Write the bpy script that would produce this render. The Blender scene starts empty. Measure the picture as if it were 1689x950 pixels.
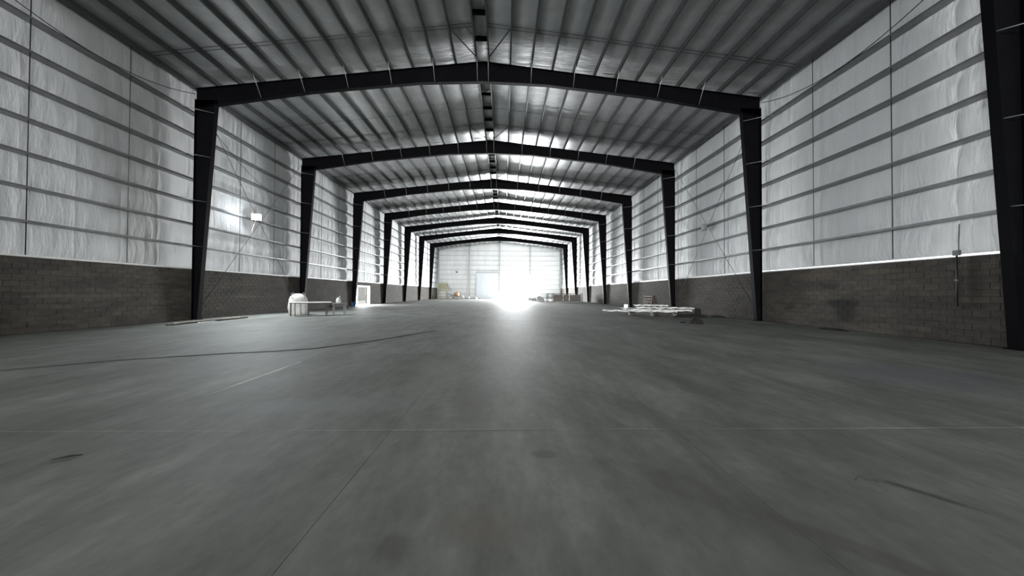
import bpy, bmesh, math, random
from mathutils import Vector, Matrix, noise as mnoise

S = bpy.context.scene
COL = S.collection
RND = random.Random(7)
PI = math.pi

# ------------------------------------------------------------------ camera
cam = bpy.data.cameras.new('camera')
cam.sensor_fit = 'HORIZONTAL'
cam.sensor_width = 36.0
cam.lens = 583.85 / 1689.0 * 36.0
cam.clip_end = 1000
cam_o = bpy.data.objects.new('camera', cam)
COL.objects.link(cam_o)
_pi, _ya, _ro = 0.0138, 0.0215, 0.0043
fw = Vector((math.sin(_ya) * math.cos(_pi), math.cos(_ya) * math.cos(_pi), math.sin(_pi)))
rt = Vector((math.cos(_ya), -math.sin(_ya), 0))
up = rt.cross(fw)
rt, up = math.cos(_ro) * rt + math.sin(_ro) * up, -math.sin(_ro) * rt + math.cos(_ro) * up
cam_o.matrix_world = Matrix(((rt.x, up.x, -fw.x, 1.1849), (rt.y, up.y, -fw.y, 0.0),
                             (rt.z, up.z, -fw.z, 1.4522), (0, 0, 0, 1)))
S.camera = cam_o

# ------------------------------------------------------------------ world, light, exposure
world = bpy.data.worlds.new('overcast_sky')
S.world = world
world.use_nodes = True
bg = world.node_tree.nodes['Background']
bg.inputs['Color'].default_value = (0.93, 0.97, 1.0, 1)
bg.inputs['Strength'].default_value = 2.2
S.view_settings.view_transform = 'Standard'
S.view_settings.look = 'None'
S.view_settings.exposure = 0.0
S.view_settings.gamma = 1.0
S.view_settings.use_curve_mapping = False


def area_light(name, loc, aim, sx, sy, power, color=(1, 1, 1)):
    l = bpy.data.lights.new(name, 'AREA')
    l.shape = 'RECTANGLE'
    l.size, l.size_y = sx, sy
    l.energy = power
    l.color = color
    o = bpy.data.objects.new(name, l)
    o.location = loc
    o.rotation_euler = Vector(aim).to_track_quat('-Z', 'Y').to_euler()
    COL.objects.link(o)
    return o


YB = 86.5          # end wall of the hall
YR = -92.0         # wall behind the camera
# daylight through the big doorway in the end wall, the side doorway and an unseen entrance far behind the camera
area_light('end_doorway_daylight', (3.75, YB + 0.25, 3.2), (0, -1, 0.0), 7.2, 6.2, 34000, (0.97, 0.99, 1.0))
area_light('side_doorway_daylight', (-15.4, 40.7, 1.05), (1, 0, 0.0), 4.4, 1.9, 1600, (0.97, 0.99, 1.0))
area_light('entrance_daylight', (0, YR + 1.0, 2.6), (0, 1, 0.03), 5.0, 4.5, 90000, (1.0, 0.99, 0.97))
# two unseen fill lamps added behind the camera to brighten the near walls
area_light('right_fill_light', (14.8, -17.0, 2.3), (-1, 0, 0.1), 6.0, 4.2, 2500, (1.0, 0.99, 0.96))
area_light('left_fill_light', (-14.8, -17.0, 2.3), (1, 0, 0.1), 6.0, 4.2, 2000, (0.97, 0.99, 1.0))

# ------------------------------------------------------------------ material helpers
def mat(name, base, rough=0.6, metal=0.0, var=0.0, var_scale=2.0, stretch=(1, 1, 1), bump=0.0, bump_scale=8.0,
        bump_stretch=(1, 1, 1), bump_dist=0.05, tint=None, emit=None, estr=0.0, spec=0.5, var2=None, per_object=0.0):
    """Procedural surface: world-position noise for colour variation and fine relief."""
    m = bpy.data.materials.new(name)
    m.use_nodes = True
    nt = m.node_tree
    N, L = nt.nodes, nt.links
    b = N['Principled BSDF']
    b.inputs['Base Color'].default_value = (*base, 1)
    b.inputs['Roughness'].default_value = rough
    b.inputs['Metallic'].default_value = metal
    b.inputs['Specular IOR Level'].default_value = spec
    if emit:
        b.inputs['Emission Color'].default_value = (*emit, 1)
        b.inputs['Emission Strength'].default_value = estr
    geo = N.new('ShaderNodeNewGeometry')

    def nz(scale, st, detail=4, rough_=0.6):
        mp = N.new('ShaderNodeMapping')
        mp.inputs['Scale'].default_value = st
        L.new(geo.outputs['Position'], mp.inputs['Vector'])
        t = N.new('ShaderNodeTexNoise')
        t.inputs['Scale'].default_value = scale
        t.inputs['Detail'].default_value = detail
        t.inputs['Roughness'].default_value = rough_
        L.new(mp.outputs['Vector'], t.inputs['Vector'])
        return t
    if var:
        t = nz(var_scale, stretch)
        r = N.new('ShaderNodeValToRGB')
        lo = [max(0, c * (1 - var)) for c in base]
        hi = [min(1, c * (1 + var)) for c in (tint or base)]
        r.color_ramp.elements[0].position = 0.32
        r.color_ramp.elements[1].position = 0.68
        r.color_ramp.elements[0].color = (*lo, 1)
        r.color_ramp.elements[1].color = (*hi, 1)
        L.new(t.outputs['Fac'], r.inputs['Fac'])
        src = r.outputs['Color']

        def times(src, fac_out, lo_, hi_, p0, p1):
            mr = N.new('ShaderNodeMapRange')
            mr.inputs['From Min'].default_value, mr.inputs['From Max'].default_value = p0, p1
            mr.inputs['To Min'].default_value, mr.inputs['To Max'].default_value = lo_, hi_
            L.new(fac_out, mr.inputs['Value'])
            mx = N.new('ShaderNodeVectorMath')
            mx.operation = 'SCALE'
            L.new(src, mx.inputs[0])
            L.new(mr.outputs['Result'], mx.inputs['Scale'])
            return mx.outputs['Vector']
        for (sc_, st_, lo_, hi_) in (var2 or ()):
            src = times(src, nz(sc_, st_, 7, 0.68).outputs['Fac'], lo_, hi_, 0.33, 0.67)
        if per_object:
            oi = N.new('ShaderNodeObjectInfo')
            src = times(src, oi.outputs['Random'], 1 - per_object, 1 + per_object, 0, 1)
        L.new(src, b.inputs['Base Color'])
    if bump:
        t = nz(bump_scale, bump_stretch, 5)
        bn = N.new('ShaderNodeBump')
        bn.inputs['Strength'].default_value = bump
        bn.inputs['Distance'].default_value = bump_dist
        L.new(t.outputs['Fac'], bn.inputs['Height'])
        L.new(bn.outputs['Normal'], b.inputs['Normal'])
    return m


def add_patches(m, patches, warp=0.35):
    """Stains and marks with a shape of their own at fixed places of a surface: soft ellipses (centre, radii, yaw, colour, strength)
    whose outline is broken up by noise."""
    nt = m.node_tree
    N, L = nt.nodes, nt.links
    b = N['Principled BSDF']
    src = b.inputs['Base Color'].links[0].from_socket
    geo = N.new('ShaderNodeNewGeometry')
    wn = N.new('ShaderNodeTexNoise')
    wn.inputs['Scale'].default_value = 2.6
    wn.inputs['Detail'].default_value = 6
    wn.inputs['Roughness'].default_value = 0.7
    L.new(geo.outputs['Position'], wn.inputs['Vector'])
    for (c, r, yaw, colr, k) in patches:
        mp = N.new('ShaderNodeMapping')
        mp.vector_type = 'TEXTURE'
        mp.inputs['Location'].default_value = c
        mp.inputs['Rotation'].default_value = (0, 0, yaw)
        mp.inputs['Scale'].default_value = r
        L.new(geo.outputs['Position'], mp.inputs['Vector'])
        ln = N.new('ShaderNodeVectorMath')
        ln.operation = 'LENGTH'
        L.new(mp.outputs['Vector'], ln.inputs[0])
        ad = N.new('ShaderNodeMath')
        ad.operation = 'MULTIPLY_ADD'
        ad.inputs[1].default_value = warp * 4
        L.new(wn.outputs['Fac'], ad.inputs[0])
        L.new(ln.outputs['Value'], ad.inputs[2])
        mr = N.new('ShaderNodeMapRange')
        mr.interpolation_type = 'SMOOTHSTEP'
        mr.inputs['From Min'].default_value = 0.35 + warp * 2
        mr.inputs['From Max'].default_value = 1.0 + warp * 2
        mr.inputs['To Min'].default_value = k
        mr.inputs['To Max'].default_value = 0.0
        L.new(ad.outputs['Value'], mr.inputs['Value'])
        mx = N.new('ShaderNodeMixRGB')
        mx.inputs['Color2'].default_value = (*colr, 1)
        L.new(mr.outputs['Result'], mx.inputs['Fac'])
        L.new(src, mx.inputs['Color1'])
        src = mx.outputs['Color']
    L.new(src, b.inputs['Base Color'])


M = {}
M['concrete'] = mat('floor_concrete', (0.165, 0.168, 0.150), 0.70, var=0.24, var_scale=0.55, stretch=(1.2, 0.5, 1), bump=0.1,
                    bump_scale=3.0, bump_dist=0.02, tint=(0.172, 0.182, 0.166), spec=0.3,
                    var2=[(1.6, (1.6, 0.45, 1), 0.74, 1.2), (8.0, (1, 0.6, 1), 0.87, 1.1)], per_object=0.03)
M['joint'] = mat('floor_joint', (0.13, 0.13, 0.12), 0.9, var=0.3, var_scale=6)
M['block'] = mat('grey_block', (0.052, 0.047, 0.041), 0.9, var=0.22, var_scale=0.9, stretch=(1, 0.5, 2.4), bump=0.6, bump_scale=14, bump_dist=0.03,
                 tint=(0.063, 0.056, 0.047), var2=[(3.0, (1, 0.6, 2.5), 0.7, 1.3)], per_object=0.13)
M['mortar'] = mat('mortar', (0.054, 0.049, 0.043), 0.95, var=0.25, var_scale=4)
M['blanket'] = mat('white_insulation', (0.76, 0.775, 0.785), 0.62, var=0.05, var_scale=1.2, stretch=(1, 1, 0.3), bump=0.75, bump_scale=5.0,
                   bump_stretch=(1, 1.6, 0.35), bump_dist=0.05, spec=0.3)
M['foil'] = mat('roof_foil', (0.44, 0.45, 0.455), 0.42, metal=0.3, var=0.12, var_scale=1.5, bump=0.3, bump_scale=3.0,
                bump_stretch=(0.5, 2.2, 1), bump_dist=0.04)
M['black_steel'] = mat('black_steel', (0.0018, 0.0019, 0.0027), 0.6, var=0.3, var_scale=2, spec=0.05)
M['galv'] = mat('galvanised_steel', (0.30, 0.31, 0.315), 0.45, metal=0.5, var=0.18, var_scale=2.5, stretch=(3, .5, 3))
M['girt'] = mat('girt_steel', (0.20, 0.205, 0.21), 0.36, metal=0.45, var=0.2, var_scale=1.5, spec=0.6)
M['dark_shaded_timber'] = mat('dark_shaded_timber', (0.03, 0.026, 0.022), 0.85, var=0.3, var_scale=6)  # dark boards; on the panel bearers the tone stands in for shade
M['purlin'] = mat('purlin_steel', (0.07, 0.072, 0.074), 0.5, var=0.15, var_scale=2.5)
M['dark_rod'] = mat('dark_rod', (0.028, 0.028, 0.03), 0.6, var=0.2)
M['pale_trim'] = mat('pale_trim', (0.75, 0.76, 0.74), 0.5, var=0.06, var_scale=5)
M['rubber'] = mat('black_cable_sheath', (0.02, 0.02, 0.02), 0.7, var=0.2)
M['white_bag'] = mat('white_woven_sack', (0.46, 0.47, 0.455), 0.75, var=0.13, var_scale=5, bump=0.3, bump_scale=12)
M['white_board'] = mat('white_board', (0.74, 0.74, 0.72), 0.5, var=0.06, var_scale=4)
M['foam'] = mat('white_foam_panel', (0.74, 0.75, 0.74), 0.7, var=0.07, var_scale=4, bump=0.2, bump_scale=9)
M['wood'] = mat('weathered_wood', (0.20, 0.16, 0.12), 0.75, var=0.3, var_scale=5, stretch=(1, 6, 1))
M['pale_wood'] = mat('pale_wood', (0.42, 0.38, 0.31), 0.7, var=0.2, var_scale=5)
M['dirt'] = mat('dark_rubble', (0.009, 0.0085, 0.008), 0.95, var=0.35, var_scale=9, bump=0.6, bump_scale=20)
M['yellow'] = mat('faded_yellow_paint', (0.34, 0.33, 0.20), 0.55, var=0.2, var_scale=4)
M['orange'] = mat('orange_paint', (0.46, 0.25, 0.13), 0.55, var=0.2, var_scale=4)
M['blue'] = mat('blue_plastic', (0.06, 0.16, 0.33), 0.45, var=0.12, var_scale=5)
M['rusty'] = mat('rusty_brown_steel', (0.11, 0.10, 0.09), 0.7, var=0.25, var_scale=5)
M['brown_board'] = mat('brown_board', (0.17, 0.155, 0.14), 0.75, var=0.18, var_scale=3)
M['pinkish'] = mat('faded_red_wood', (0.13, 0.10, 0.09), 0.8, var=0.2, var_scale=6)
M['door_leaf'] = mat('pale_blue_grey_door_paint', (0.60, 0.64, 0.69), 0.5, var=0.06, var_scale=3)
M['box_grey'] = mat('grey_enamel', (0.16, 0.165, 0.165), 0.5, var=0.12, var_scale=6)
M['lens'] = mat('lit_lamp_lens', (1, 1, 1), 0.3, emit=(0.93, 0.97, 1.0), estr=60)
M['yard'] = mat('yard_concrete', (0.46, 0.45, 0.42), 0.9, var=0.15, var_scale=0.6)

add_patches(M['concrete'], [
    # oily drag mark, dark patch, brown tint, worn pale line on a joint and damp blue-grey patch by the right wall
    ((4.28, 2.52, 0), (0.36, 0.055, 1), -1.0, (0.06, 0.058, 0.05), 0.75),
    ((0.55, 2.05, 0), (0.16, 0.16, 1), 0.6, (0.08, 0.072, 0.06), 0.55),
    ((1.05, 2.25, 0), (0.35, 0.28, 1), 0.0, (0.15, 0.125, 0.108), 0.4),
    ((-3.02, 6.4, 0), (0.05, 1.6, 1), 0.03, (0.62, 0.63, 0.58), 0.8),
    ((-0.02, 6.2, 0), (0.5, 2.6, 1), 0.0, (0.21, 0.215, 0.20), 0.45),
    ((8.6, 6.2, 0), (1.9, 1.7, 1), 0.1, (0.125, 0.13, 0.15), 0.6),
    ((0.75, 4.8, 0), (0.35, 1.6, 1), 0.1, (0.10, 0.10, 0.09), 0.6),
    ((1.55, 3.2, 0), (0.16, 0.10, 1), 0.0, (0.09, 0.088, 0.08), 0.7),
    ((2.6, 2.6, 0), (0.75, 0.22, 1), -0.9, (0.11, 0.11, 0.10), 0.55),
    ((3.2, 2.0, 0), (0.6, 0.12, 1), -0.8, (0.10, 0.098, 0.088), 0.6),
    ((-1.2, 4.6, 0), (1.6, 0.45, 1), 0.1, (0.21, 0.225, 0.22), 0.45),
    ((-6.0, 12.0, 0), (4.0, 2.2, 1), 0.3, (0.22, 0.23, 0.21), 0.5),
])
add_patches(M['block'], [
    # soot-dark patch on the right block wall and yellowish mortar smears along its top
    ((15.05, 14.75, 1.80), (0.5, 0.55, 0.20), 0.0, (0.026, 0.020, 0.017), 0.8),
    ((15.05, 12.8, 2.3), (0.5, 0.9, 0.16), 0.0, (0.12, 0.10, 0.065), 0.45),
    ((15.05, 15.6, 2.25), (0.5, 1.6, 0.25), 0.0, (0.10, 0.082, 0.055), 0.4),
    ((15.05, 23.5, 1.0), (0.5, 0.9, 0.25), 0.0, (0.03, 0.03, 0.027), 0.6),
    ((15.05, 33.5, 0.8), (0.5, 1.6, 0.7), 0.0, (0.10, 0.065, 0.055), 0.4),
    ((-15.05, 14.0, 1.25), (0.5, 2.6, 0.12), 0.0, (0.11, 0.10, 0.085), 0.5),
    ((-15.05, 22.6, 1.15), (0.5, 1.8, 0.14), 0.0, (0.11, 0.10, 0.085), 0.5),
], warp=0.3)
add_patches(M['block'], [
    ((15.05, 14.22, 1.08), (0.5, 1.0, 0.26), 0.0, (0.005, 0.005, 0.0045), 1.0),
    ((15.05, 14.12, 0.72), (0.5, 0.55, 0.6), 0.0, (0.009, 0.009, 0.008), 0.9),
], warp=0.14)


# ------------------------------------------------------------------ mesh helpers
def link(name, me, parent=None, m=None):
    o = bpy.data.objects.new(name, me)
    COL.objects.link(o)
    if parent is not None:
        o.parent = parent
    if m is not None and len(me.materials) == 0:
        me.materials.append(m)
    return o


def mesh_of(bm, m=None, smooth=False, name='mesh'):
    bmesh.ops.recalc_face_normals(bm, faces=bm.faces)
    me = bpy.data.meshes.new(name)
    bm.to_mesh(me)
    bm.free()
    if smooth:
        for p in me.polygons:
            p.use_smooth = True
    if m is not None:
        me.materials.append(m)
    return me


def box_into(bm, lo, hi, rot=None, at=(0, 0, 0)):
    vs = []
    for z in (lo[2], hi[2]):
        for x, y in ((lo[0], lo[1]), (hi[0], lo[1]), (hi[0], hi[1]), (lo[0], hi[1])):
            v = Vector((x, y, z))
            if rot is not None:
                v = rot @ v
            vs.append(bm.verts.new(v + Vector(at)))
    for f in ((0, 3, 2, 1), (4, 5, 6, 7), (0, 1, 5, 4), (1, 2, 6, 5), (2, 3, 7, 6), (3, 0, 4, 7)):
        bm.faces.new([vs[i] for i in f])
    return vs


def box(lo, hi, m, bevel=0.0, rot=None, at=(0, 0, 0)):
    bm = bmesh.new()
    box_into(bm, lo, hi, rot, at)
    if bevel:
        bmesh.ops.bevel(bm, geom=bm.edges[:], offset=bevel, segments=1, affect='EDGES')
    return mesh_of(bm, m)


def tube(pts, r, m, n=6, caps=True, radii=None):
    pts = [Vector(p) for p in pts]
    bm = bmesh.new()
    rings = []
    for i, p in enumerate(pts):
        d = (pts[min(i + 1, len(pts) - 1)] - pts[max(i - 1, 0)]).normalized()
        a = d.orthogonal().normalized() if i == 0 else (prev - d * prev.dot(d)).normalized()
        prev = a
        b = d.cross(a)
        rr = radii[i] if radii else r
        rings.append([bm.verts.new(p + rr * (math.cos(t) * a + math.sin(t) * b)) for t in [2 * PI * k / n for k in range(n)]])
    for q, w in zip(rings, rings[1:]):
        for k in range(n):
            bm.faces.new((q[k], q[(k + 1) % n], w[(k + 1) % n], w[k]))
    if caps:
        bm.faces.new(rings[0][::-1])
        bm.faces.new(rings[-1])
    return mesh_of(bm, m, True)


def lathe(profile, m, n=16):
    bm = bmesh.new()
    rings = [[bm.verts.new((r * math.cos(2 * PI * k / n), r * math.sin(2 * PI * k / n), z)) for k in range(n)] for r, z in profile]
    for q, w in zip(rings, rings[1:]):
        for k in range(n):
            bm.faces.new((q[k], q[(k + 1) % n], w[(k + 1) % n], w[k]))
    bm.faces.new(rings[0][::-1])
    bm.faces.new(rings[-1])
    return mesh_of(bm, m, True)


def extrude_profile(prof, m, stations, place):
    """Loft a closed 2-D profile; place(point, station) gives the 3-D point."""
    bm = bmesh.new()
    rings = [[bm.verts.new(place(p, s)) for p in (prof(s) if callable(prof) else prof)] for s in stations]
    n = len(rings[0])
    for q, w in zip(rings, rings[1:]):
        for k in range(n):
            bm.faces.new((q[k], q[(k + 1) % n], w[(k + 1) % n], w[k]))
    bm.faces.new(rings[0][::-1])
    bm.faces.new(rings[-1])
    return mesh_of(bm, m)


def pydata(name, verts, faces, m):
    me = bpy.data.meshes.new(name)
    me.from_pydata(verts, [], faces)
    me.update()
    for x in (m if isinstance(m, (list, tuple)) else [m]):
        me.materials.append(x)
    return me


def thing(name, label, cat, loc=(0, 0, 0), rz=0.0, group=None):
    o = bpy.data.objects.new(name, None)
    o.empty_display_size = 0.2
    COL.objects.link(o)
    o.location = loc
    o.rotation_euler = (0, 0, rz)
    o['label'] = label
    o['category'] = cat
    if group:
        o['group'] = group
    return o


def tag(o, label, cat, group=None):
    o['label'] = label
    o['category'] = cat
    if group:
        o['group'] = group
    return o


def struct(name, me, m=None):
    o = link(name, me, None, m)
    o['kind'] = 'structure'
    return o


# ------------------------------------------------------------------ hall dimensions
W2 = 15.0                   # half width, outer face of the columns
HE = 12.06                  # eaves: top of the frames at the columns
RISE = 1.70
BAY = 9.678
F1 = 18.79
FY = [F1 + BAY * (i - 1) for i in range(0, 8)]      # the eight frames in front of the camera
HB = 2.6                    # block wall height
XB = 15.05                  # face of the block walls
XI = 15.42                  # plane of the wall insulation
FOIL = 0.27                 # roof foil above the frames
Y0 = FY[0] - BAY            # first detailed bay starts behind the camera
BAYS = [Y0] + FY            # bay starts
BAY_END = FY + [YB]
GIRT_Z = [2.62 + 1.163 * k for k in range(1, 9)]


def top_z(x):
    return HE + RISE * (1 - abs(x) / W2)


# ------------------------------------------------------------------ floor
def quad_mesh(name, quads, m):
    v, f = [], []
    for q in quads:
        f.append(tuple(range(len(v), len(v) + 4)))
        v += q
    return pydata(name, v, f, m)


floor = struct('floor', quad_mesh('floor', [[(-15.3, YR, -0.014), (15.3, YR, -0.014), (15.3, YB + .3, -0.014), (-15.3, YB + .3, -0.014)]], M['joint']))
SLW, SLL = 3.0, 4.84
bm = bmesh.new()
g = 0.0015
box_into(bm, (g, g, -0.05), (SLW - g, SLL - g, 0.0))
tops = [e for e in bm.edges if all(v.co.z > -0.001 for v in e.verts)]
bmesh.ops.bevel(bm, geom=tops, offset=0.0015, segments=1, affect='EDGES')
slab_me = mesh_of(bm, M['concrete'], name='slab')
for j in range(-1, 18):
    for i in range(-5, 5):
        o = link('slab', slab_me, floor)
        y = 3.78 + SLL * j
        o.location = (i * SLW, y, 0)
        o.rotation_euler = (RND.uniform(-.0004, .0004), RND.uniform(-.0004, .0004), 0)
ground = struct('ground', quad_mesh('ground', [[(-160, -160, -0.09), (160, -160, -0.09), (160, 260, -0.09), (-160, 260, -0.09)]], M['yard']))

# ------------------------------------------------------------------ block walls
DOOR = (38.45, 43.0, 2.06)           # side doorway in the left wall


def wall_core(side):
    """Core of the low block wall (behind the block faces) and the sheeting above it."""
    x0, x1 = side * (XB + 0.004), side * (XB + 0.44)
    segs = [(YR, DOOR[0], 0, HB), (DOOR[1], YB, 0, HB), (DOOR[0], DOOR[1], DOOR[2], HB)] if side < 0 else [(YR, YB, 0, HB)]
    v, f = [], []
    for (a, b, z0, z1) in segs:
        n = len(v)
        v += [(x0, a, z0), (x0, b, z0), (x0, b, z1), (x0, a, z1), (x1, a, z0), (x1, b, z0), (x1, b, z1), (x1, a, z1)]
        f += [tuple(n + k for k in q) for q in ((0, 1, 2, 3), (4, 7, 6, 5), (3, 2, 6, 7), (0, 4, 5, 1), (0, 3, 7, 4), (1, 5, 6, 2))]
    nmat = len(f)
    zb = HB + 0.13 if side > 0 else HB
    n = len(v)
    xs = side * (XI + 0.14)
    v += [(xs, YR, zb), (xs, YB, zb), (xs, YB, HE + 0.6), (xs, YR, HE + 0.6)]
    f.append((n, n + 1, n + 2, n + 3))
    me = pydata('wall', v, f, [M['mortar'], M['blanket']])
    me.polygons[nmat].material_index = 1
    return me


wall_left = struct('wall_left', wall_core(-1))
wall_right = struct('wall_right', wall_core(1))

BW, BH = 0.40, 0.20


def block_verts(side, rnd):
    """Front of one block: a slightly proud, uneven face with chamfered edges (local: x into the room)."""
    g = 0.003
    y0, y1, z0, z1 = g, BW - g, g, BH - g
    c = 0.009
    p = rnd.uniform(0.0, 0.007)
    fr = [(p + rnd.uniform(0, .005), y, z) for y, z in ((y0 + c, z0 + c), (y1 - c, z0 + c), (y1 - c, z1 - c), (y0 + c, z1 - c))]
    md = [(-0.003, y + rnd.uniform(-.003, .003), z + rnd.uniform(-.003, .003)) for y, z in ((y0, z0), (y1, z0), (y1, z1), (y0, z1))]
    bk = [(-0.06, y, z) for y, z in ((y0, z0), (y1, z0), (y1, z1), (y0, z1))]
    v = [(-side * q[0], q[1], q[2]) for q in fr + md + bk]
    f = [(0, 1, 2, 3)] + [(k, k + 4, (k + 1) % 4 + 4, (k + 1) % 4) for k in range(4)] + [(k + 4, k + 8, (k + 1) % 4 + 8, (k + 1) % 4 + 4) for k in range(4)]
    if side > 0:
        f = [t[::-1] for t in f]
    return v, f


for side, wl, ystart in ((-1, wall_left, 11.0), (1, wall_right, 9.4)):
    var = [pydata('block', *block_verts(side, RND), M['block']) for _ in range(7)]
    V, Fc = [], []
    for row in range(13):
        off = 0.5 * BW * (row % 2)
        k = 0
        y = ystart - off
        while y < YB - BW:
            inside_door = side < 0 and DOOR[0] - BW < y < DOOR[1] and row * BH < DOOR[2]
            if k < 23:
                o = link('block', RND.choice(var), wl)
                o.location = (side * XB, y, row * BH)
            elif not inside_door:
                v, f = block_verts(side, RND)
                n = len(V)
                V += [(a + side * XB, b + y, c + row * BH) for a, b, c in v]
                Fc += [tuple(n + t for t in q) for q in f]
            y += BW
            k += 1
    o = link('block', pydata('blocks', V, Fc, M['block']), wl)
    o['kind'] = 'stuff'


# ------------------------------------------------------------------ wall insulation, girts, rods
def blanket_panel(width, z0, rows, side, seed):
    """One full-height strip of the insulation blanket: pillows out between the girts, pinched at seams and girts."""
    rnd = random.Random(seed)
    nx, nz = 14, 5
    zs = []
    for a, b in zip(rows, rows[1:]):
        zs += [(a + (b - a) * k / nz, k / nz) for k in range(nz)]
    zs.append((rows[-1], 0.0))
    v, f = [], []
    for (z, t) in zs:
        for i in range(nx + 1):
            s = i / nx
            puff = 0.09 * (math.sin(PI * t) ** 0.6 if t > 0 else 0) * (1 - 0.35 * abs(2 * s - 1) ** 8)
            wr = 0.026 * mnoise.noise(Vector((s * width * 3.3 + seed * 7.1, z * 0.55, seed))) \
                + 0.028 * mnoise.noise(Vector((s * width * 6 + seed, z * 0.9, 3.0 + seed)))
            edge = min(s, 1 - s) * width
            x = puff + (wr if edge > 0.01 else 0)
            v.append((-side * x, s * width, z))
    for r in range(len(zs) - 1):
        for i in range(nx):
            a = r * (nx + 1) + i
            q = (a, a + 1, a + nx + 2, a + nx + 1)
            f.append(q if side < 0 else q[::-1])
    me = pydata('insulation_panel', v, f, M['blanket'])
    for p in me.polygons:
        p.use_smooth = True
    return me


def box_yz(side, xa, xb, ya, yb, za, zb, m):
    x0, x1 = sorted((side * xa, side * xb))
    return box((x0, ya, za), (x1, yb, zb), m)


GIRT_PROF = [(0.0, 0.0), (0.36, 0.0), (0.36, 0.035), (0.353, 0.035), (0.353, 0.006), (0.007, 0.006), (0.007, 0.07), (0.0, 0.07)]
for side, wl in ((-1, wall_left), (1, wall_right)):
    zb = HB + 0.05 if side < 0 else HB + 0.13
    rows = [zb] + GIRT_Z[:-1] + [HE + 0.27]
    pw = BAY / 6
    var = [blanket_panel(pw, zb, rows, side, s) for s in range(5)]
    k = 0
    y = Y0
    while y < YB - 0.2:
        o = link('insulation_panel', var[RND.randrange(5)], wl)
        o.location = (side * XI, y, 0)
        if y + pw > YB:
            o.scale = (1, (YB - y) / pw, 1)
        y += pw
    for (a, b) in zip(BAYS, BAY_END):
        ln = b - a - 0.02
        gm = extrude_profile(GIRT_PROF, M['girt'], (0, ln), lambda p, s, sd=side: (sd * (15.02 + p[0]), s, p[1]))
        for z in GIRT_Z[:-1]:
            link('girt', gm, wl).location = (0, a + 0.01, z)
        em = extrude_profile([(0, 0), (0.2, 0), (0.2, 0.2), (0, 0.2)], M['purlin'], (0, ln), lambda p, s, sd=side: (sd * (14.95 + p[0]), s, p[1]))
        link('eave_strut', em, wl).location = (0, a + 0.01, HE + 0.02)
        for q, r in ((1 / 3, 0.016), (2 / 3, 0.013)):
            yy = a + (b - a) * q
            link('sag_rod', tube([(side * 15.06, yy, zb), (side * 15.06, yy, HE + 0.05)], r, M['dark_rod'], 5), wl)
        cm = box_yz(side, 14.97, 15.03, -0.09, 0.09, -0.09, 0.12, M['black_steel'])
        for z in GIRT_Z[:-1]:
            link('girt_clip', cm, wl).location = (0, b, z)

trim_l = struct('trim_1', box((-15.47, Y0, HB + 0.002), (-14.99, YB, HB + 0.065), M['pale_trim']))
# closing strip added under the right-hand sheeting, tapered to dim the gap with distance
trim_r = struct('trim_2', pydata('gap_fade_strip', [(15.06, 9.0, HB + .002), (15.26, 9.0, HB + .002), (15.26, 9.0, HB + .02), (15.06, 9.0, HB + .02),
                                                   (15.06, 30, HB + .002), (15.26, 30, HB + .002), (15.26, 30, HB + .11), (15.06, 30, HB + .11),
                                                   (15.06, YB, HB + .002), (15.26, YB, HB + .002), (15.26, YB, HB + .125), (15.06, YB, HB + .125)],
                                 [(0, 1, 2, 3), (0, 4, 5, 1), (1, 5, 6, 2), (2, 6, 7, 3), (3, 7, 4, 0), (4, 8, 9, 5), (5, 9, 10, 6), (6, 10, 11, 7), (7, 11, 8, 4), (8, 11, 10, 9)],
                                 M['pale_trim']))

# ------------------------------------------------------------------ roof
zr = lambda x: top_z(x) + FOIL
xo = 15.62
ceiling = struct('ceiling', quad_mesh('ceiling', [[(-xo, YR, zr(xo) + .1), (-xo, YB + .3, zr(xo) + .1), (0, YB + .3, zr(0) + .1), (0, YR, zr(0) + .1)],
                                                  [(0, YR, zr(0) + .1), (0, YB + .3, zr(0) + .1), (xo, YB + .3, zr(xo) + .1), (xo, YR, zr(xo) + .1)]], M['foil']))
PX = [0.29 + 1.13 * k for k in range(14)]
SL = RISE / W2


def foil_strip(width, length, slope, seed):
    """Foil-faced blanket between two purlins: sags a little, wrinkles across near the frames, taped seam along the bay."""
    rnd = random.Random(seed)
    nx, ny = 5, 44
    v, f = [], []
    for j in range(ny + 1):
        t = j / ny
        # finer rows near the frames
        y = length * (t if 0.15 < t < 0.85 else t)
        dend = min(y, length - y)
        for i in range(nx + 1):
            s = i / nx
            sag = 0.035 * math.sin(PI * s) * (1 + 0.25 * mnoise.noise(Vector((seed, y * 0.6, s))))
            wr = 0.018 * mnoise.noise(Vector((s * 0.8 + seed * 5, y * 5.5, seed))) * math.exp(-dend / 0.8) * 2.0
            wr += 0.006 * mnoise.noise(Vector((s * 2 + seed * 3, y * 1.3, 9)))
            sm = 0.0
            for q in (0.48, 0.76):
                sm += 0.03 * math.exp(-((y / length - q) * length / 0.07) ** 2)
            z = -sag - wr + sm * math.sin(PI * s)
            v.append((s * width, y, slope * s * width + z))
    for j in range(ny):
        for i in range(nx):
            a = j * (nx + 1) + i
            f.append((a, a + nx + 1, a + nx + 2, a + 1))
    me = pydata('insulation_strip', v, f, M['foil'])
    for p in me.polygons:
        p.use_smooth = True
    return me


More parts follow.
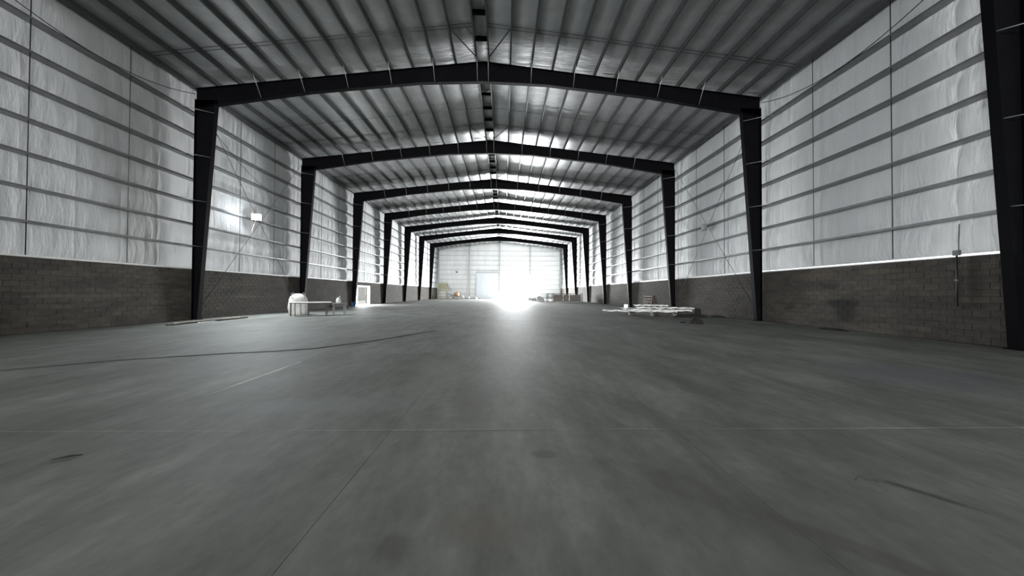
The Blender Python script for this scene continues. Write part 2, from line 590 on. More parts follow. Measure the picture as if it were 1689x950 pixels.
strips = {(sd, k): foil_strip(1.13, BAY, -sd * SL, 11 + k + (5 if sd > 0 else 0)) for sd in (-1, 1) for k in range(4)}
ridge_strip = foil_strip(0.58, BAY, 0.0, 31)
PUR_PROF = [(0.0, 0.0), (0.07, 0.0), (0.07, 0.022), (0.064, 0.022), (0.064, 0.006), (0.006, 0.006), (0.006, 0.254), (0.07, 0.254), (0.07, 0.26), (0.0, 0.26)]
for bi, (a, b) in enumerate(zip(BAYS, BAY_END)):
    ln = b - a
    pm = {}
    for sd in (-1, 1):
        pm[sd] = extrude_profile([(sd * p[0], p[1]) for p in PUR_PROF], M['purlin'], (0, ln), lambda p, s: (p[0], s, p[1]))
        for k, x in enumerate(PX[:-1]):
            o = link('purlin', pm[sd], ceiling)
            o.location = (sd * x, a, top_z(x) + 0.002)
            o = link('insulation_strip', strips[(sd, RND.randrange(4))], ceiling)
            xl = sd * x if sd > 0 else -PX[k + 1]
            o.location = (xl, a, zr(xl))
            o.scale = (1, ln / BAY, 1)
    o = link('insulation_strip', ridge_strip, ceiling)
    o.location = (-0.29, a, zr(0.29))
    o.scale = (1, ln / BAY, 1)
    sp = box((-0.29, -0.05, 0.0), (0.29, 0.05, 0.2), M['black_steel'])
    ns = 6
    for k in range(5):
        link('spacer_plate', sp, ceiling).location = (0, a + ln * (k + 0.96) / ns, top_z(0.29) + 0.012)
    # thin sag rods running across the purlins at mid bay, one run for each slope
    for sd in (-1, 1):
        for q in (0.735, 0.757):
            link('sag_rod', tube([(sd * 0.3, a + ln * q, top_z(0.3) + 0.2), (sd * 14.9, a + ln * q, top_z(14.9) + 0.2)], 0.012, M['dark_rod'], 5), ceiling)
        if bi == 1:
            continue
        link('sag_rod', tube([(sd * 0.3, a + ln * 0.49, top_z(0.3) + 0.1), (sd * 14.9, a + ln * 0.49, top_z(14.9) + 0.1)], 0.011, M['dark_rod'], 5), ceiling)
    # short flat braces from the ridge out to the second purlin, at the far frame of each bay
    for sd in (-1, 1):
        d0, d1 = Vector((sd * 0.36, b - 0.5, top_z(0.36) + 0.03)), Vector((sd * 1.4, b - 2.6, top_z(1.4) + 0.03))
        u = (d1 - d0).normalized()
        n_ = Vector((-u.y, u.x, 0)).normalized() * 0.035
        bm = bmesh.new()
        vs = [bm.verts.new(p + o_ + Vector((0, 0, h_))) for h_ in (0, 0.006) for p, o_ in ((d0, n_), (d1, n_), (d1, -n_), (d0, -n_))]
        for q in ((0, 1, 2, 3), (7, 6, 5, 4), (0, 4, 5, 1), (1, 5, 6, 2), (2, 6, 7, 3), (3, 7, 4, 0)):
            bm.faces.new([vs[t] for t in q])
        link('ridge_brace', mesh_of(bm, M['purlin']), ceiling)

# ------------------------------------------------------------------ steel portal frames
FLW, FT = 0.25, 0.022        # flange width along the hall, flange thickness


def i_prof(depth):
    t, w, b = FT, 0.012, FLW / 2
    # (across depth, along hall); depth 0 = outer flange
    return [(0, -b), (t, -b), (t, -w), (depth - t, -w), (depth - t, -b), (depth, -b), (depth, b), (depth - t, b), (depth - t, w), (t, w), (t, b), (0, b)]


def col_depth(z):
    return 0.30 + 0.75 * z / 11.2


def rafter_depth(s):
    pts = [(0, 1.0), (0.07, 0.97), (0.4, 0.77), (0.78, 0.82), (1.0, 1.08)]
    for (a, p), (b, q) in zip(pts, pts[1:]):
        if s <= b:
            return p + (q - p) * (s - a) / (b - a)
    return pts[-1][1]


def column_mesh(sd):
    return extrude_profile(lambda z: i_prof(col_depth(z)), M['black_steel'], [0.02, 3, 6, 9, HE - 0.55],
                           lambda p, z: (sd * (W2 - p[0]), p[1], z))


def rafter_mesh(sd):
    st = [0, 0.07, 0.24, 0.4, 0.6, 0.78, 0.89, 1.0]
    return extrude_profile(lambda s: i_prof(rafter_depth(s)), M['black_steel'], st,
                           lambda p, s: (sd * W2 * (1 - s), p[1], HE + RISE * s - p[0]))


frame_parts = {'column': [column_mesh(-1), column_mesh(1)], 'rafter': [rafter_mesh(-1), rafter_mesh(1)]}
plate = box((-0.2, -0.17, 0.0), (0.2, 0.17, 0.025), M['black_steel'])
rib = {}
brace_me = []
for sd in (-1, 1):
    for k in (0, 2, 4, 6, 8, 10):
        x = PX[k]
        s = 1 - x / W2
        brace_me.append(tube([(sd * x, -0.10, HE + RISE * s - rafter_depth(s) + 0.03), (sd * x, -0.75, top_z(x) + 0.05)], 0.02, M['galv'], 4))
    for zi in (1, 3, 5, 7):
        z = 2.62 + 1.163 * zi
        brace_me.append(tube([(sd * (W2 - col_depth(z) + 0.03), -0.11, z), (sd * 15.05, -0.85, z)], 0.016, M['galv'], 4))
ORD = ['nearest black tapered steel frame, only its right column and no rafter in view',
       'second black steel frame from the camera, its rafter the topmost complete one',
       'third black steel frame from the camera, by the trestle table on the left',
       'fourth black steel frame, just before the side doorway in the left wall',
       'fifth black steel frame from the camera, just past the side doorway',
       'sixth steel frame from the camera, beside the long rack on the right',
       'seventh steel frame, the second from the white end wall',
       'farthest and smallest-looking steel frame, right before the white end wall']
for i, y in enumerate(FY):
    t = thing('portal_frame', ORD[i], 'steel frame', (0, y, 0), 0, 'steel portal frames of the hall')
    for me in frame_parts['column']:
        link('column', me, t)
    for me in frame_parts['rafter']:
        link('rafter', me, t)
    for sd in (-1, 1):
        link('base_plate', plate, t).location = (sd * (W2 - 0.17), 0, 0.0)
    if i <= 4:
        for me in brace_me:
            link('flange_brace', me, t)

# ------------------------------------------------------------------ end wall with the big sliding doorway
DX0, DX1, DZ = 0.1, 7.4, 6.3
zt = lambda x: top_z(x) + FOIL + 0.1
quads = [[(-15.4, YB, 0), (DX0, YB, 0), (DX0, YB, zt(DX0)), (-15.4, YB, zt(15.4))],
         [(DX1, YB, 0), (15.4, YB, 0), (15.4, YB, zt(15.4)), (DX1, YB, zt(DX1))],
         [(DX0, YB, DZ), (DX1, YB, DZ), (DX1, YB, zt(DX1)), (DX0, YB, zt(DX0))]]
wall_back = struct('wall_back', quad_mesh('wall_back', [[(x, y + 0.12, z) for x, y, z in q] for q in quads], M['blanket']))
# pillowed insulation panels of the end wall
xs = [-15.0 + 1.875 * k for k in range(17)]


def end_panel(x0, x1, z0):
    rows_ = [z0]
    z = 1.16
    while z < min(zt(x0), zt(x1)) - 0.5:
        if z > z0 + 0.3:
            rows_.append(z)
        z += 1.16
    nx, nz = 6, 4
    v, f = [], []
    lv = []
    for a, b in zip(rows_, rows_[1:]):
        lv += [(a + (b - a) * k / nz, k / nz, 0) for k in range(nz)]
    lv.append((rows_[-1], 0, 0))
    lv.append((0, 0, 1))
    for (z, tt, last) in lv:
        for i in range(nx + 1):
            s = i / nx
            x = x0 + (x1 - x0) * s
            zz = zt(x) - 0.05 if last else z
            v.append((x, YB + 0.08 - 0.06 * math.sin(PI * tt) * (1 - (2 * s - 1) ** 4), zz))
    for r in range(len(lv) - 1):
        for i in range(nx):
            a = r * (nx + 1) + i
            f.append((a, a + 1, a + nx + 2, a + nx + 1))
    me = pydata('insulation_panel', v, f, M['blanket'])
    for p in me.polygons:
        p.use_smooth = True
    return me


for x0, x1 in zip(xs, xs[1:]):
    if x1 <= DX0 + .01 or x0 >= DX1:
        link('insulation_panel', end_panel(x0, x1, 0.05), wall_back)
    elif x0 < DX1 and x1 > DX0:
        link('insulation_panel', end_panel(max(x0, DX0), min(x1, DX1) if x0 < DX1 else x1, DZ + 0.05), wall_back)
z = 1.16
while z < HE + 0.4:
    for xa, xb in ((-14.9, -7.6), (-7.3, -0.15), (0.15, 7.3), (7.6, 14.9)):
        if xa == 0.15 and z < DZ:
            continue
        if xa < 0 and xa > -8 and z < DZ and False:
            continue
        link('girt', box((xa, YB - 0.10, z), (xb, YB + 0.03, z + 0.055), M['galv']), wall_back)
    z += 1.16
for x in (-7.45, 0.0, 7.45):
    link('wind_column', extrude_profile([(p[0] - 0.3, p[1]) for p in i_prof(0.3)], M['galv'], (0.0, top_z(x) + 0.1),
                                        lambda p, s, x=x: (x + p[1], YB - 0.12 + p[0], s)), wall_back)
for x in (-14.85, 14.85):
    link('corner_post', box((x - 0.14, YB - 0.3, 0), (x + 0.14, YB - 0.02, HE + 0.1), M['galv']), wall_back)
# sliding leaf pushed to the left of the opening
door_1 = struct('door_1', box((-5.6, YB - 0.38, 0.03), (-0.35, YB - 0.30, 6.2), M['door_leaf'], 0.01))
for x in (-5.6, -3.85, -2.1, -0.45):
    link('stile', box((x, YB - 0.40, 0.03), (x + 0.1, YB - 0.38, 6.2), M['door_leaf']), door_1)
link('door_track', box((-5.9, YB - 0.42, 6.25), (7.6, YB - 0.28, 6.4), M['galv']), door_1)
for xa, xb, za, zb in ((DX0 - 0.12, DX0 + 0.06, 0, DZ), (DX1 - 0.06, DX1 + 0.12, 0, DZ), (DX0 - 0.12, DX1 + 0.12, DZ, DZ + 0.14)):
    link('door_frame', box((xa, YB - 0.06, za), (xb, YB + 0.14, zb), M['pale_trim']), door_1)

# closed wall behind the camera; the entrance there is only an area lamp
wall_front = struct('wall_front', quad_mesh('wall_front', [[(-15.4, YR, 0), (15.4, YR, 0), (15.4, YR, zt(15.4)), (-15.4, YR, zt(15.4))],
                                                           [(-15.4, YR, zt(15.4)), (15.4, YR, zt(15.4)), (0.05, YR, zt(0)), (-0.05, YR, zt(0))]], M['blanket']))

# ------------------------------------------------------------------ side doorway in the left block wall
a, b, h = DOOR
door_2 = struct('door_2', box((-15.30, a, h), (-15.0, b, h + 0.16), M['pale_trim']))
link('jamb', box((-15.30, a - 0.02, 0), (-15.0, a + 0.05, h), M['box_grey']), door_2)
link('jamb', box((-15.30, b - 0.05, 0), (-15.0, b + 0.02, h), M['box_grey']), door_2)
link('threshold', box((-15.30, a, 0.0), (-14.95, b, 0.06), M['pale_trim']), door_2)
lf = link('door_leaf', box((-0.9, -0.03, 0.06), (0, 0.03, h - 0.03), M['door_leaf'], 0.006), door_2)
lf.location = (-14.98, a + 0.9, 0.02)
lf.rotation_euler = (0, 0, -1.1)
link('door_handle', tube([(-0.82, 0.03, 1.0), (-0.82, 0.09, 1.0), (-0.7, 0.09, 1.0)], 0.012, M['box_grey'], 6), lf)
fence = tag(link('boundary_wall', box((-26.2, 20, -0.09), (-26, 70, 2.6), M['yard'])), 'pale yard wall seen outside through the left side doorway', 'wall')

# ------------------------------------------------------------------ wall bracing and cables
def wire(name, pts, r, m, label, cat, group=None):
    return tag(link(name, tube(pts, r, m, 5)), label, cat, group)


for sd, nm in ((-1, 'left'), (1, 'right')):
    y0_, y1_ = FY[1] + 0.15, FY[2] - 0.15
    x = sd * 14.97
    wire('brace_rod', [(x, y0_, 11.6), (x, y1_, 0.4)], 0.012, M['dark_rod'],
         f'thin diagonal brace rod on the {nm} wall falling away from the camera', 'brace rod')
    wire('brace_rod', [(x - sd * .03, y0_, 0.4), (x - sd * .03, y1_, 11.6)], 0.012, M['dark_rod'],
         f'thin diagonal brace rod on the {nm} wall rising away from the camera', 'brace rod')


def sag(p, q, drop, n=14):
    p, q = Vector(p), Vector(q)
    return [p.lerp(q, k / n) - Vector((0, 0, drop * 4 * (k / n) * (1 - k / n))) for k in range(n + 1)]


for sd, nm in ((-1, 'left'), (1, 'right')):
    wire('electric_cable', sag((sd * 14.96, FY[0] + 0.2, 11.9), (sd * 14.96, FY[1] - 0.15, 11.75), 1.05), 0.016, M['rubber'],
         f'thin sagging cable high on the {nm} wall between the two nearest columns', 'cable')
wire('electric_cable', sag((-14.88, FY[1] + 0.2, 10.9), (-14.88, FY[2] - 0.2, 8.3), 1.1), 0.014, M['rubber'],
     'thin cable hanging along the left wall above the lit floodlight', 'cable')

# conduit and boxes on the right wall
t = thing('electric_box', 'small grey electric box with conduit on the near right block wall', 'electric box', (15.02, 10.5, 2.72))
link('box_body', box((-0.06, -0.09, -0.07), (0.0, 0.09, 0.09), M['box_grey'], 0.008), t)
link('conduit', tube([(-0.03, 0, -0.07), (-0.03, 0, -1.62)], 0.022, M['dark_rod'], 8), t)
link('conduit', tube([(0.03, 0.0, 0.09), (0.06, 0.0, 0.9)], 0.012, M['box_grey'], 6), t)
link('conduit_clip', box((-0.06, -0.05, -0.84), (0.01, 0.05, -0.80), M['box_grey']), t)
t = thing('junction_box', 'grey junction box halfway up the right wall, behind the second column', 'electric box', (14.86, 23.9, 6.0))
link('box_body', box((-0.12, -0.2, -0.22), (0.05, 0.2, 0.22), M['box_grey'], 0.012), t)
link('cover', box((-0.135, -0.17, -0.19), (-0.12, 0.17, 0.19), M['box_grey'], 0.004), t)


# ------------------------------------------------------------------ lamps
def floodlight(name, label, loc, power, r, scale=1.0, aim=0.0, arm=True, flood=0):
    t = thing(name, label, 'lamp', loc, aim)
    s = scale
    hs = bmesh.new()
    box_into(hs, (-0.05 * s, -0.17 * s, -0.13 * s), (0.05 * s, 0.17 * s, 0.13 * s))
    bmesh.ops.bevel(hs, geom=hs.edges[:], offset=0.015 * s, segments=1, affect='EDGES')
    link('housing', mesh_of(hs, M['box_grey']), t)
    link('lens', box((0.05 * s, -0.155 * s, -0.115 * s), (0.062 * s, 0.155 * s, 0.115 * s), M['lens'], 0.004), t)
    link('bracket', tube([(-0.0, -0.19 * s, 0), (-0.12 * s, -0.19 * s, -0.05 * s), (-0.12 * s, 0.19 * s, -0.05 * s), (0, 0.19 * s, 0)], 0.012 * s, M['pale_trim'], 6), t)
    if arm:
        link('arm', tube([(-0.19, 0.0, -0.1), (-0.40, -0.36, -1.3)], 0.018, M['pale_trim'], 6), t)
    l = bpy.data.lights.new(name + '_light', 'POINT')
    l.energy = power
    l.shadow_soft_size = r
    l.color = (0.9, 0.96, 1.0)
    lo = bpy.data.objects.new(name + '_light', l)
    COL.objects.link(lo)
    lo.parent = t
    lo.location = (0.16 * s + r, 0, 0)
    if flood:
        l2 = bpy.data.lights.new(name + '_beam', 'SPOT')
        l2.energy = flood
        l2.spot_size = 2.5
        l2.spot_blend = 0.6
        l2.shadow_soft_size = r
        l2.color = l.color
        b2 = bpy.data.objects.new(name + '_beam', l2)
        COL.objects.link(b2)
        b2.parent = t
        b2.location = lo.location
        b2.rotation_euler = Vector((0.72, 0.66, -0.6)).to_track_quat('-Z', 'Y').to_euler()
    return t


floodlight('floodlight', 'lit white floodlight on the left wall, just before the third frame', (-14.47, 22.6, 6.15), 70, 0.1, 1.6, -0.93, flood=4000)
floodlight('work_light', 'small lit work light on the floor at the base of the fourth right column', (13.75, 36.3, 0.17), 14, 0.05, 1.0, -2.3, arm=False)

# ------------------------------------------------------------------ things on the floor, left side
def board(name, p, q, w, h, m, label, cat, z=0.0, group=None):
    p, q = Vector((*p, 0)), Vector((*q, 0))
    d = q - p
    o = link(name, box((-w / 2, 0, 0), (w / 2, d.length, h), m, min(w, h) * 0.15))
    o.location = (p.x, p.y, z)
    o.rotation_euler = (0, 0, math.atan2(-d.x, d.y))
    return tag(o, label, cat, group)


board('timber_board', (-13.05, 15.3), (-13.30, 18.4), 0.20, 0.05, M['dark_shaded_timber'], 'dark weathered board on the floor, its end nearest the camera, by the left column', 'board', 0.001, 'loose boards by the left column')
board('timber_board', (-13.43, 16.1), (-13.66, 20.2), 0.16, 0.06, M['pale_wood'], 'long pale board on the floor running past the left column base', 'board', 0.001, 'loose boards by the left column')
board('timber_board', (-12.95, 17.8), (-13.1, 20.0), 0.10, 0.05, M['dark_shaded_timber'], 'narrow dark board on the floor beside the long pale board', 'board', 0.001, 'loose boards by the left column')
board('timber_board', (-12.86, 16.6), (-12.86, 17.5), 0.08, 0.04, M['white_board'], 'short white strip on the floor next to the dark boards', 'board', 0.001, 'loose boards by the left column')

TA = math.atan2(1.2, 1.82)
t = thing('trestle_table', 'long white-topped table with thin dark legs in front of the white bulk bag', 'table', (-11.47, 21.25, 0), TA)
L = 2.2
link('tabletop', box((-0.06, -0.03, 0.80), (L, 0.72, 0.835), M['white_board'], 0.006), t)
link('apron', box((-0.04, 0.0, 0.755), (L - 0.04, 0.69, 0.80), M['dark_rod']), t)
for x, y in ((0.03, 0.04), (0.03, 0.65), (0.95, 0.04), (0.95, 0.65), (1.95, 0.04), (1.95, 0.65)):
    link('leg', box((x - 0.025, y - 0.025, 0), (x + 0.025, y + 0.025, 0.756), M['dark_rod']), t)
t = thing('side_table', 'small grey table at the right end of the long white-topped table', 'table', (-9.55, 22.55, 0), TA)
link('tabletop', box((-0.02, 0, 0.72), (0.72, 0.6, 0.75), M['box_grey'], 0.006), t)
for x, y in ((0.03, 0.04), (0.67, 0.04), (0.03, 0.56), (0.67, 0.56)):
    link('leg', tube([(x, y, 0), (x, y, 0.721)], 0.018, M['box_grey'], 6), t)


def sack_mesh(w, d, h, m, seed, pw=3.2, dome=0.3):
    """A full soft sack: rounded-square plan, bulging sides, domed creased top."""
    bm = bmesh.new()
    n, rows_ = 24, 12
    prof = [(0.80, 0.0), (0.93, 0.03), (1.0, 0.15), (1.02, 0.35), (1.0, 0.55), (0.98, 1 - dome), (0.93, 1 - dome * .6), (0.80, 1 - dome * .3), (0.55, 1 - dome * .1), (0.25, 1.0)]
    rings = []
    for r, z in prof:
        ring = []
        for k in range(n):
            a = 2 * PI * k / n
            c, s = math.cos(a), math.sin(a)
            rr = (abs(c) ** pw + abs(s) ** pw) ** (-1 / pw)
            nz_ = 1 + 0.07 * mnoise.noise(Vector((c * 2 + seed, s * 2, z * 4)))
            ring.append(bm.verts.new((w / 2 * rr * c * r * nz_, d / 2 * rr * s * r * nz_, h * z * (1 + (0.05 * mnoise.noise(Vector((c * 3, s * 3, seed))) if z > .6 else 0)))))
        rings.append(ring)
    for q, u in zip(rings, rings[1:]):
        for k in range(n):
            bm.faces.new((q[k], q[(k + 1) % n], u[(k + 1) % n], u[k]))
    bm.faces.new(rings[0][::-1])
    bm.faces.new(rings[-1])
    return mesh_of(bm, m, True)


t = thing('bulk_bag', 'tall rounded white bulk bag standing behind the long table', 'bag', (-11.95, 22.85, 0), 0.5)
link('bag_body', sack_mesh(1.08, 0.95, 1.34, M['white_bag'], 3, 2.6, 0.42), t)
for x, y in ((-.36, -.3), (.36, -.3), (-.36, .3), (.36, .3)):
    link('lifting_loop', tube([(x, y, 1.15), (x * 1.05, y * 1.05, 1.36), (x * .75, y * .75, 1.4), (x * .6, y * .6, 1.2)], 0.02, M['box_grey'], 6), t)
t = thing('plastic_bag', 'small crumpled white bag lying on the grey side table', 'bag', (-9.42, 22.9, 0.752), 0.2)
link('bag_body', sack_mesh(0.3, 0.28, 0.36, M['white_bag'], 8, 2.2, 0.6), t)
link('knot', tube([(0, 0, 0.33), (0.03, 0.01, 0.40), (0.08, 0, 0.43)], 0.03, M['white_bag'], 6, radii=[0.03, 0.02, 0.04]), t)
t = thing('bucket', 'blue bucket on the floor before the left side doorway', 'bucket', (-14.1, 36.2, 0), 0)
link('bucket_body', lathe([(0.17, 0), (0.23, 0.40), (0.245, 0.40), (0.245, 0.43), (0.22, 0.43), (0.16, 0.03)], M['blue'], 14), t)
link('handle', tube([(0.235, 0, 0.38)] + [(0.235 * math.cos(q), 0.1, 0.38 + 0.2 * math.sin(q)) for q in (0.6, 1.2, 1.57, 1.95, 2.5)] + [(-0.235, 0, 0.38)], 0.008, M['dark_rod'], 5), t)

# black cable across the floor
pts = [(-10.4, 5.0), (-7.92, 6.61), (-7.4, 7.1), (-6.88, 7.6), (-6.1, 8.02), (-5.25, 8.45), (-4.4, 8.75), (-3.66, 9.2), (-3.15, 9.95), (-2.66, 10.75), (-2.1, 12.0), (-1.41, 13.65)]
tag(link('floor_cable', tube([(x, y, 0.010) for x, y in pts], 0.009, M['rubber'], 6)), 'thin black cable lying across the concrete floor on the left', 'cable')
# small litter
tag(link('plastic_strip', tube([(3.93, 2.72, 0.008), (3.98, 2.735, 0.03), (4.04, 2.72, 0.012), (4.09, 2.70, 0.006)], 0.006, M['rubber'], 5)), 'small curled black strip on the floor near the oily drag mark', 'litter')
tag(link('wood_splinter', tube([(-2.68, 3.13, 0.01), (-2.6, 3.19, 0.012), (-2.53, 3.23, 0.008)], 0.009, M['dirt'], 5, radii=[0.004, 0.010, 0.003])), 'dark thin splinter on the near left floor', 'litter')

# ------------------------------------------------------------------ pile of white panels on the right
def foam_panel(length, w, h, seed):
    """Ribbed white sheet with a ragged front edge and slight warp."""
    rnd = random.Random(seed)
    nx, ny = 26, 6
    v, f = [], []
    for lay in (0, 1):
        for j in range(ny + 1):
            for i in range(nx + 1):
                x = length * (i / nx - 0.5)
                y = w * (j / ny - 0.5)
                if j == 0:
                    y += rnd.uniform(-0.10, 0.12)
                if i in (0, nx):
                    x += rnd.uniform(-0.12, 0.12)
                z = lay * h + 0.018 * math.sin(i * 1.3 + seed) + 0.02 * mnoise.noise(Vector((x, y * 2, seed)))
                v.append((x, y, z))
    st = (nx + 1) * (ny + 1)
    for j in range(ny):
        for i in range(nx):
            a = j * (nx + 1) + i
            f.append((a, a + nx + 1, a + nx + 2, a + 1))
            f.append((st + a, st + a + 1, st + a + nx + 2, st + a + nx + 1))
    ring = [i for i in range(nx + 1)] + [j * (nx + 1) + nx for j in range(1, ny + 1)] + [ny * (nx + 1) + i for i in range(nx - 1, -1, -1)] + [j * (nx + 1) for j in range(ny - 1, 0, -1)]
    for a, b in zip(ring, ring[1:] + ring[:1]):
        f.append((a, b, st + b, st + a))
    return pydata('foam_panel', v, f, M['foam'])


PL = [('lowest white panel of the pile on the right, reaching farthest left', (10.2, 23.6, 0.25), 4.6, 1.3, -0.28, 1),
      ('broad white panel with a ragged front edge, second from the bottom of the right-hand pile', (11.0, 22.75, 0.36), 4.1, 1.3, -0.22, 2),
      ('narrow white panel lying second from the top of the right-hand pile', (11.6, 23.0, 0.49), 3.4, 0.9, -0.27, 3),
      ('short white panel on top of the pile, towards the back', (11.0, 23.5, 0.63), 2.0, 0.7, -0.2, 4)]
for lab, loc, ln, w, rz, sdn in PL:
    o = tag(link('foam_panel', foam_panel(ln, w, 0.075, sdn)), lab, 'panel', 'white panels piled on the right')
    o.location = loc
    o.rotation_euler = (0, 0, rz)
for k, (x, y, lab) in enumerate(((9.7, 23.5, 'left'), (11.0, 22.95, 'middle'), (12.3, 22.5, 'right'))):
    o = tag(link('timber_bearer', box((-0.16, -0.62, 0), (0.16, 0.72, 0.225), M['dark_shaded_timber'], 0.01)),  # shade under the panels is put into the bearers' dark colour
            f'shade-darkened timber bearer under the {lab} of the white panel pile', 'timber', 'bearers under the white panels')
    o.location = (x, y, 0)
    o.rotation_euler = (0, 0, -0.25)
o = tag(link('concrete_lump', sack_mesh(0.36, 0.3, 0.5, M['dirt'], 21, 4.0, 0.15)), 'dark squarish lump standing at the right end of the white panel pile', 'rubble')
o.location = (13.55, 22.4, 0)


def mound(w, d, h, seed, m):
    bm = bmesh.new()
    n = 18
    rings = []
    for r in (1.0, 0.9, 0.7, 0.45, 0.2):
        rings.append([bm.verts.new((w / 2 * r * math.cos(2 * PI * k / n) * (1 + 0.12 * mnoise.noise(Vector((k * .7, r, seed)))),
                                    d / 2 * r * math.sin(2 * PI * k / n), h * math.sqrt(max(0, 1 - r * r)) * (1 + 0.3 * mnoise.noise(Vector((k * .5, r * 3, seed)))) if r < 1 else 0)) for k in range(n)])
    for q, u in zip(rings, rings[1:]):
        for k in range(n):
            bm.faces.new((q[k], q[(k + 1) % n], u[(k + 1) % n], u[k]))
    bm.faces.new(rings[-1])
    return mesh_of(bm, m, True)


for lab, loc, dims, sdn in (('rounded dark mound on the floor in front of the white panel pile', (10.5, 16.95, 0), (0.68, 0.5, 0.24), 1),
                            ('low dark rubble heap below the right end of the white panels', (12.6, 21.4, 0), (2.2, 0.8, 0.2), 2),
                            ('flat dark rubble heap trailing right from the white panels toward the wall', (14.3, 21.5, 0), (1.0, 0.5, 0.12), 3),
                            ('small dark scrap on the floor left of the rounded mound', (10.0, 17.3, 0), (0.3, 0.18, 0.06), 4),
                            ('flat dark debris on the floor under the soot-dark wall patch', (14.6, 14.2, 0), (0.55, 1.3, 0.07), 5)):
    o = tag(link('rubble_heap', mound(*dims, sdn, M['dirt'])), lab, 'rubble', 'rubble on the right side')
    o.location = loc
# faded red pallet leaning on the right wall
t = thing('pallet', 'faded red wooden pallet leaning on the right block wall beyond the white panels', 'pallet', (14.78, 33.6, 0), 0)
for k in range(5):
    link('slat', box((-0.012, -0.9, 0.08 + 0.26 * k), (0.012, 0.9, 0.2 + 0.26 * k), M['pinkish'], rot=Matrix.Rotation(0.12, 3, 'Y')), t)
for y in (-0.85, 0.0, 0.85):
    link('stringer', box((0.012, y - 0.04, 0), (0.09, y + 0.04, 1.3), M['pinkish'], rot=Matrix.Rotation(0.12, 3, 'Y')), t)

# ------------------------------------------------------------------ far right rack
t = thing('steel_rack', 'long low rusty steel rack with brown boards near the right wall, far down the hall', 'rack', (8.0, 56.0, 0), 0.1)
for x in (0.1, 1.0, 2.7, 3.7, 5.7):
    for y in (0, 0.9):
        link('post', box((x - 0.05, y - 0.05, 0), (x + 0.05, y + 0.05, 1.4), M['rusty']), t)
for z in (0.12, 0.8, 1.36):
    for y in (0, 0.9):
        link('rail', box((0.05, y - 0.035, z - 0.035), (5.75, y + 0.035, z + 0.035), M['rusty']), t)
for xa, xb in ((1.05, 2.65), (2.75, 3.65), (3.75, 5.65)):
    link('board_panel', box((xa, 0.4, 0.15), (xb, 0.44, 1.2), M['brown_board']), t)
SK = [('white sack left of the steel rack, nearest to it', (7.3, 58.3), (0.9, 0.7, 0.8)), ('pale sack lying in front of the end wall, farther left of the rack', (6.6, 65.0), (1.1, 0.8, 0.5)),
      ('pale sack leaning beside the sack in front of the end wall', (7.7, 66.0), (0.9, 0.8, 0.9)), ('small pale sack closest to the open end doorway', (6.3, 70.0), (0.9, 0.7, 0.5))]
for k, (lab, (x, y), dm) in enumerate(SK):
    o = tag(link('sack', sack_mesh(*dm, M['white_bag'], 40 + k, 2.5, 0.5)), lab, 'sack', 'sacks near the steel rack')
    o.location = (x, y, 0)
board('timber_board', (6.9, 60.0), (8.4, 63.0), 0.5, 0.12, M['pale_wood'], 'pale board lying between the rack and the sacks before the end wall', 'board', 0.001)

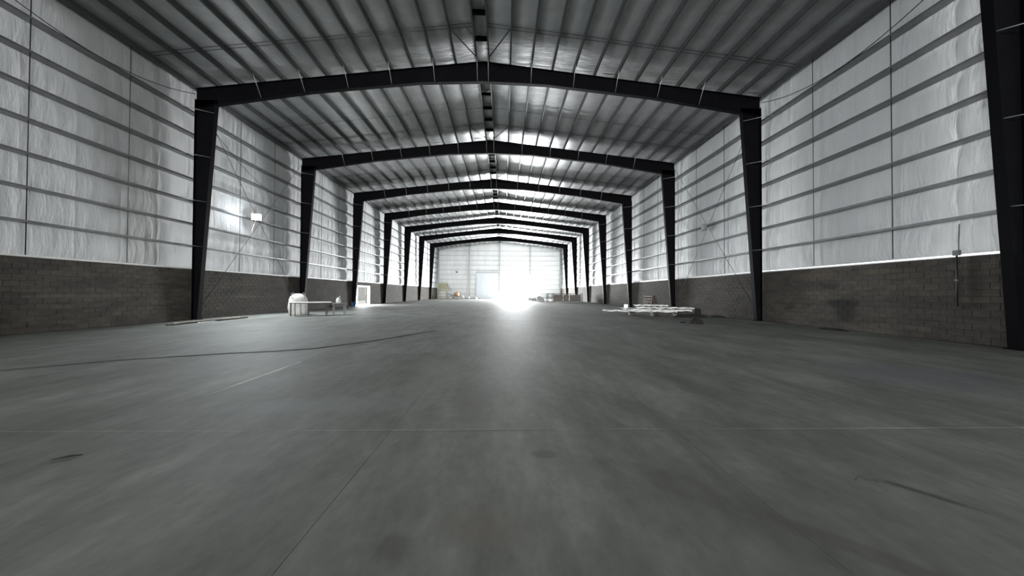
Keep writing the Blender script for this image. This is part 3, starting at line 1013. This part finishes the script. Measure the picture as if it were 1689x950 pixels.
# ------------------------------------------------------------------ far left corner: scaffold tower, mixer, sacks
t = thing('scaffold_tower', 'yellowish scaffold tower in the far left corner by the end wall', 'scaffold', (-14.2, 82.0, 0), 0.0)
for x in (0, 1.9):
    for y in (0, 1.4):
        link('post', box((x - 0.06, y - 0.06, 0), (x + 0.06, y + 0.06, 3.8), M['yellow']), t)
for z in (0.5, 1.9, 3.7):
    for y in (0, 1.4):
        link('rail', box((0.05, y - 0.05, z - 0.05), (1.86, y + 0.05, z + 0.05), M['yellow']), t)
    for x in (0, 1.9):
        link('rail', box((x - 0.05, 0.05, z - 0.05), (x + 0.05, 1.36, z + 0.05), M['yellow']), t)
link('platform', box((0.05, 0.05, 1.96), (1.85, 1.35, 2.02), M['brown_board']), t)
link('panel', box((0.2, 0.7, 2.3), (1.7, 0.76, 3.5), M['yellow']), t)
link('brace', tube([(1.9, 0, 3.5), (3.6, -0.4, 0.1)], 0.05, M['galv'], 6), t)
link('brace', tube([(1.9, 1.4, 3.5), (3.6, 1.0, 0.1)], 0.05, M['galv'], 6), t)
t = thing('concrete_mixer', 'orange concrete mixer among the clutter right of the scaffold tower', 'mixer', (-9.9, 82.0, 0), 0.5)
dr = link('drum', lathe([(0.35, 0), (0.58, 0.35), (0.58, 0.65), (0.34, 1.1), (0.30, 1.1)], M['orange'], 16), t)
dr.location = (0, 0, 0.65)
dr.rotation_euler = (0.6, 0, 0)
for sx in (-1, 1):
    link('leg', tube([(sx * 0.62, 0.0, 1.0), (sx * 0.62, -0.45, 0.02)], 0.05, M['rusty'], 6), t)
    link('leg', tube([(sx * 0.62, 0.0, 1.0), (sx * 0.62, 0.5, 0.02)], 0.05, M['rusty'], 6), t)
link('crossbar', tube([(-0.62, -0.45, 0.15), (0.62, -0.45, 0.15)], 0.04, M['rusty'], 6), t)
for k, (lab, (x, y), dm) in enumerate([('white sack between the scaffold tower and the orange mixer', (-11.5, 81.8), (1.0, 0.8, 1.0)),
                                       ('white sack just right of the orange mixer', (-8.5, 81.5), (1.0, 0.8, 0.7)),
                                       ('white sack second to the right of the orange mixer', (-7.2, 81.8), (1.1, 0.8, 0.55)),
                                       ('white sack farthest right of the mixer, before the sliding door leaf', (-5.6, 82.0), (1.0, 0.8, 0.5))]):
    o = tag(link('sack', sack_mesh(*dm, M['white_bag'], 60 + k, 2.5, 0.5)), lab, 'sack', 'sacks near the mixer')
    o.location = (x, y, 0)
board('timber_board', (-13.0, 79.8), (-9.0, 80.4), 0.3, 0.12, M['wood'], 'brown timber on the floor before the scaffold tower and mixer', 'board', 0.001)
t = thing('wall_lamp', 'small dark wall lamp fixed on the left half of the end wall', 'lamp', (-10.4, YB - 0.1, 6.4), 0)
link('housing', box((-0.25, -0.3, -0.1), (0.25, 0.0, 0.2), M['box_grey'], 0.02), t)
link('bracket', tube([(0, -0.1, 0.1), (-0.3, -0.05, 0.45)], 0.05, M['box_grey'], 6), t)
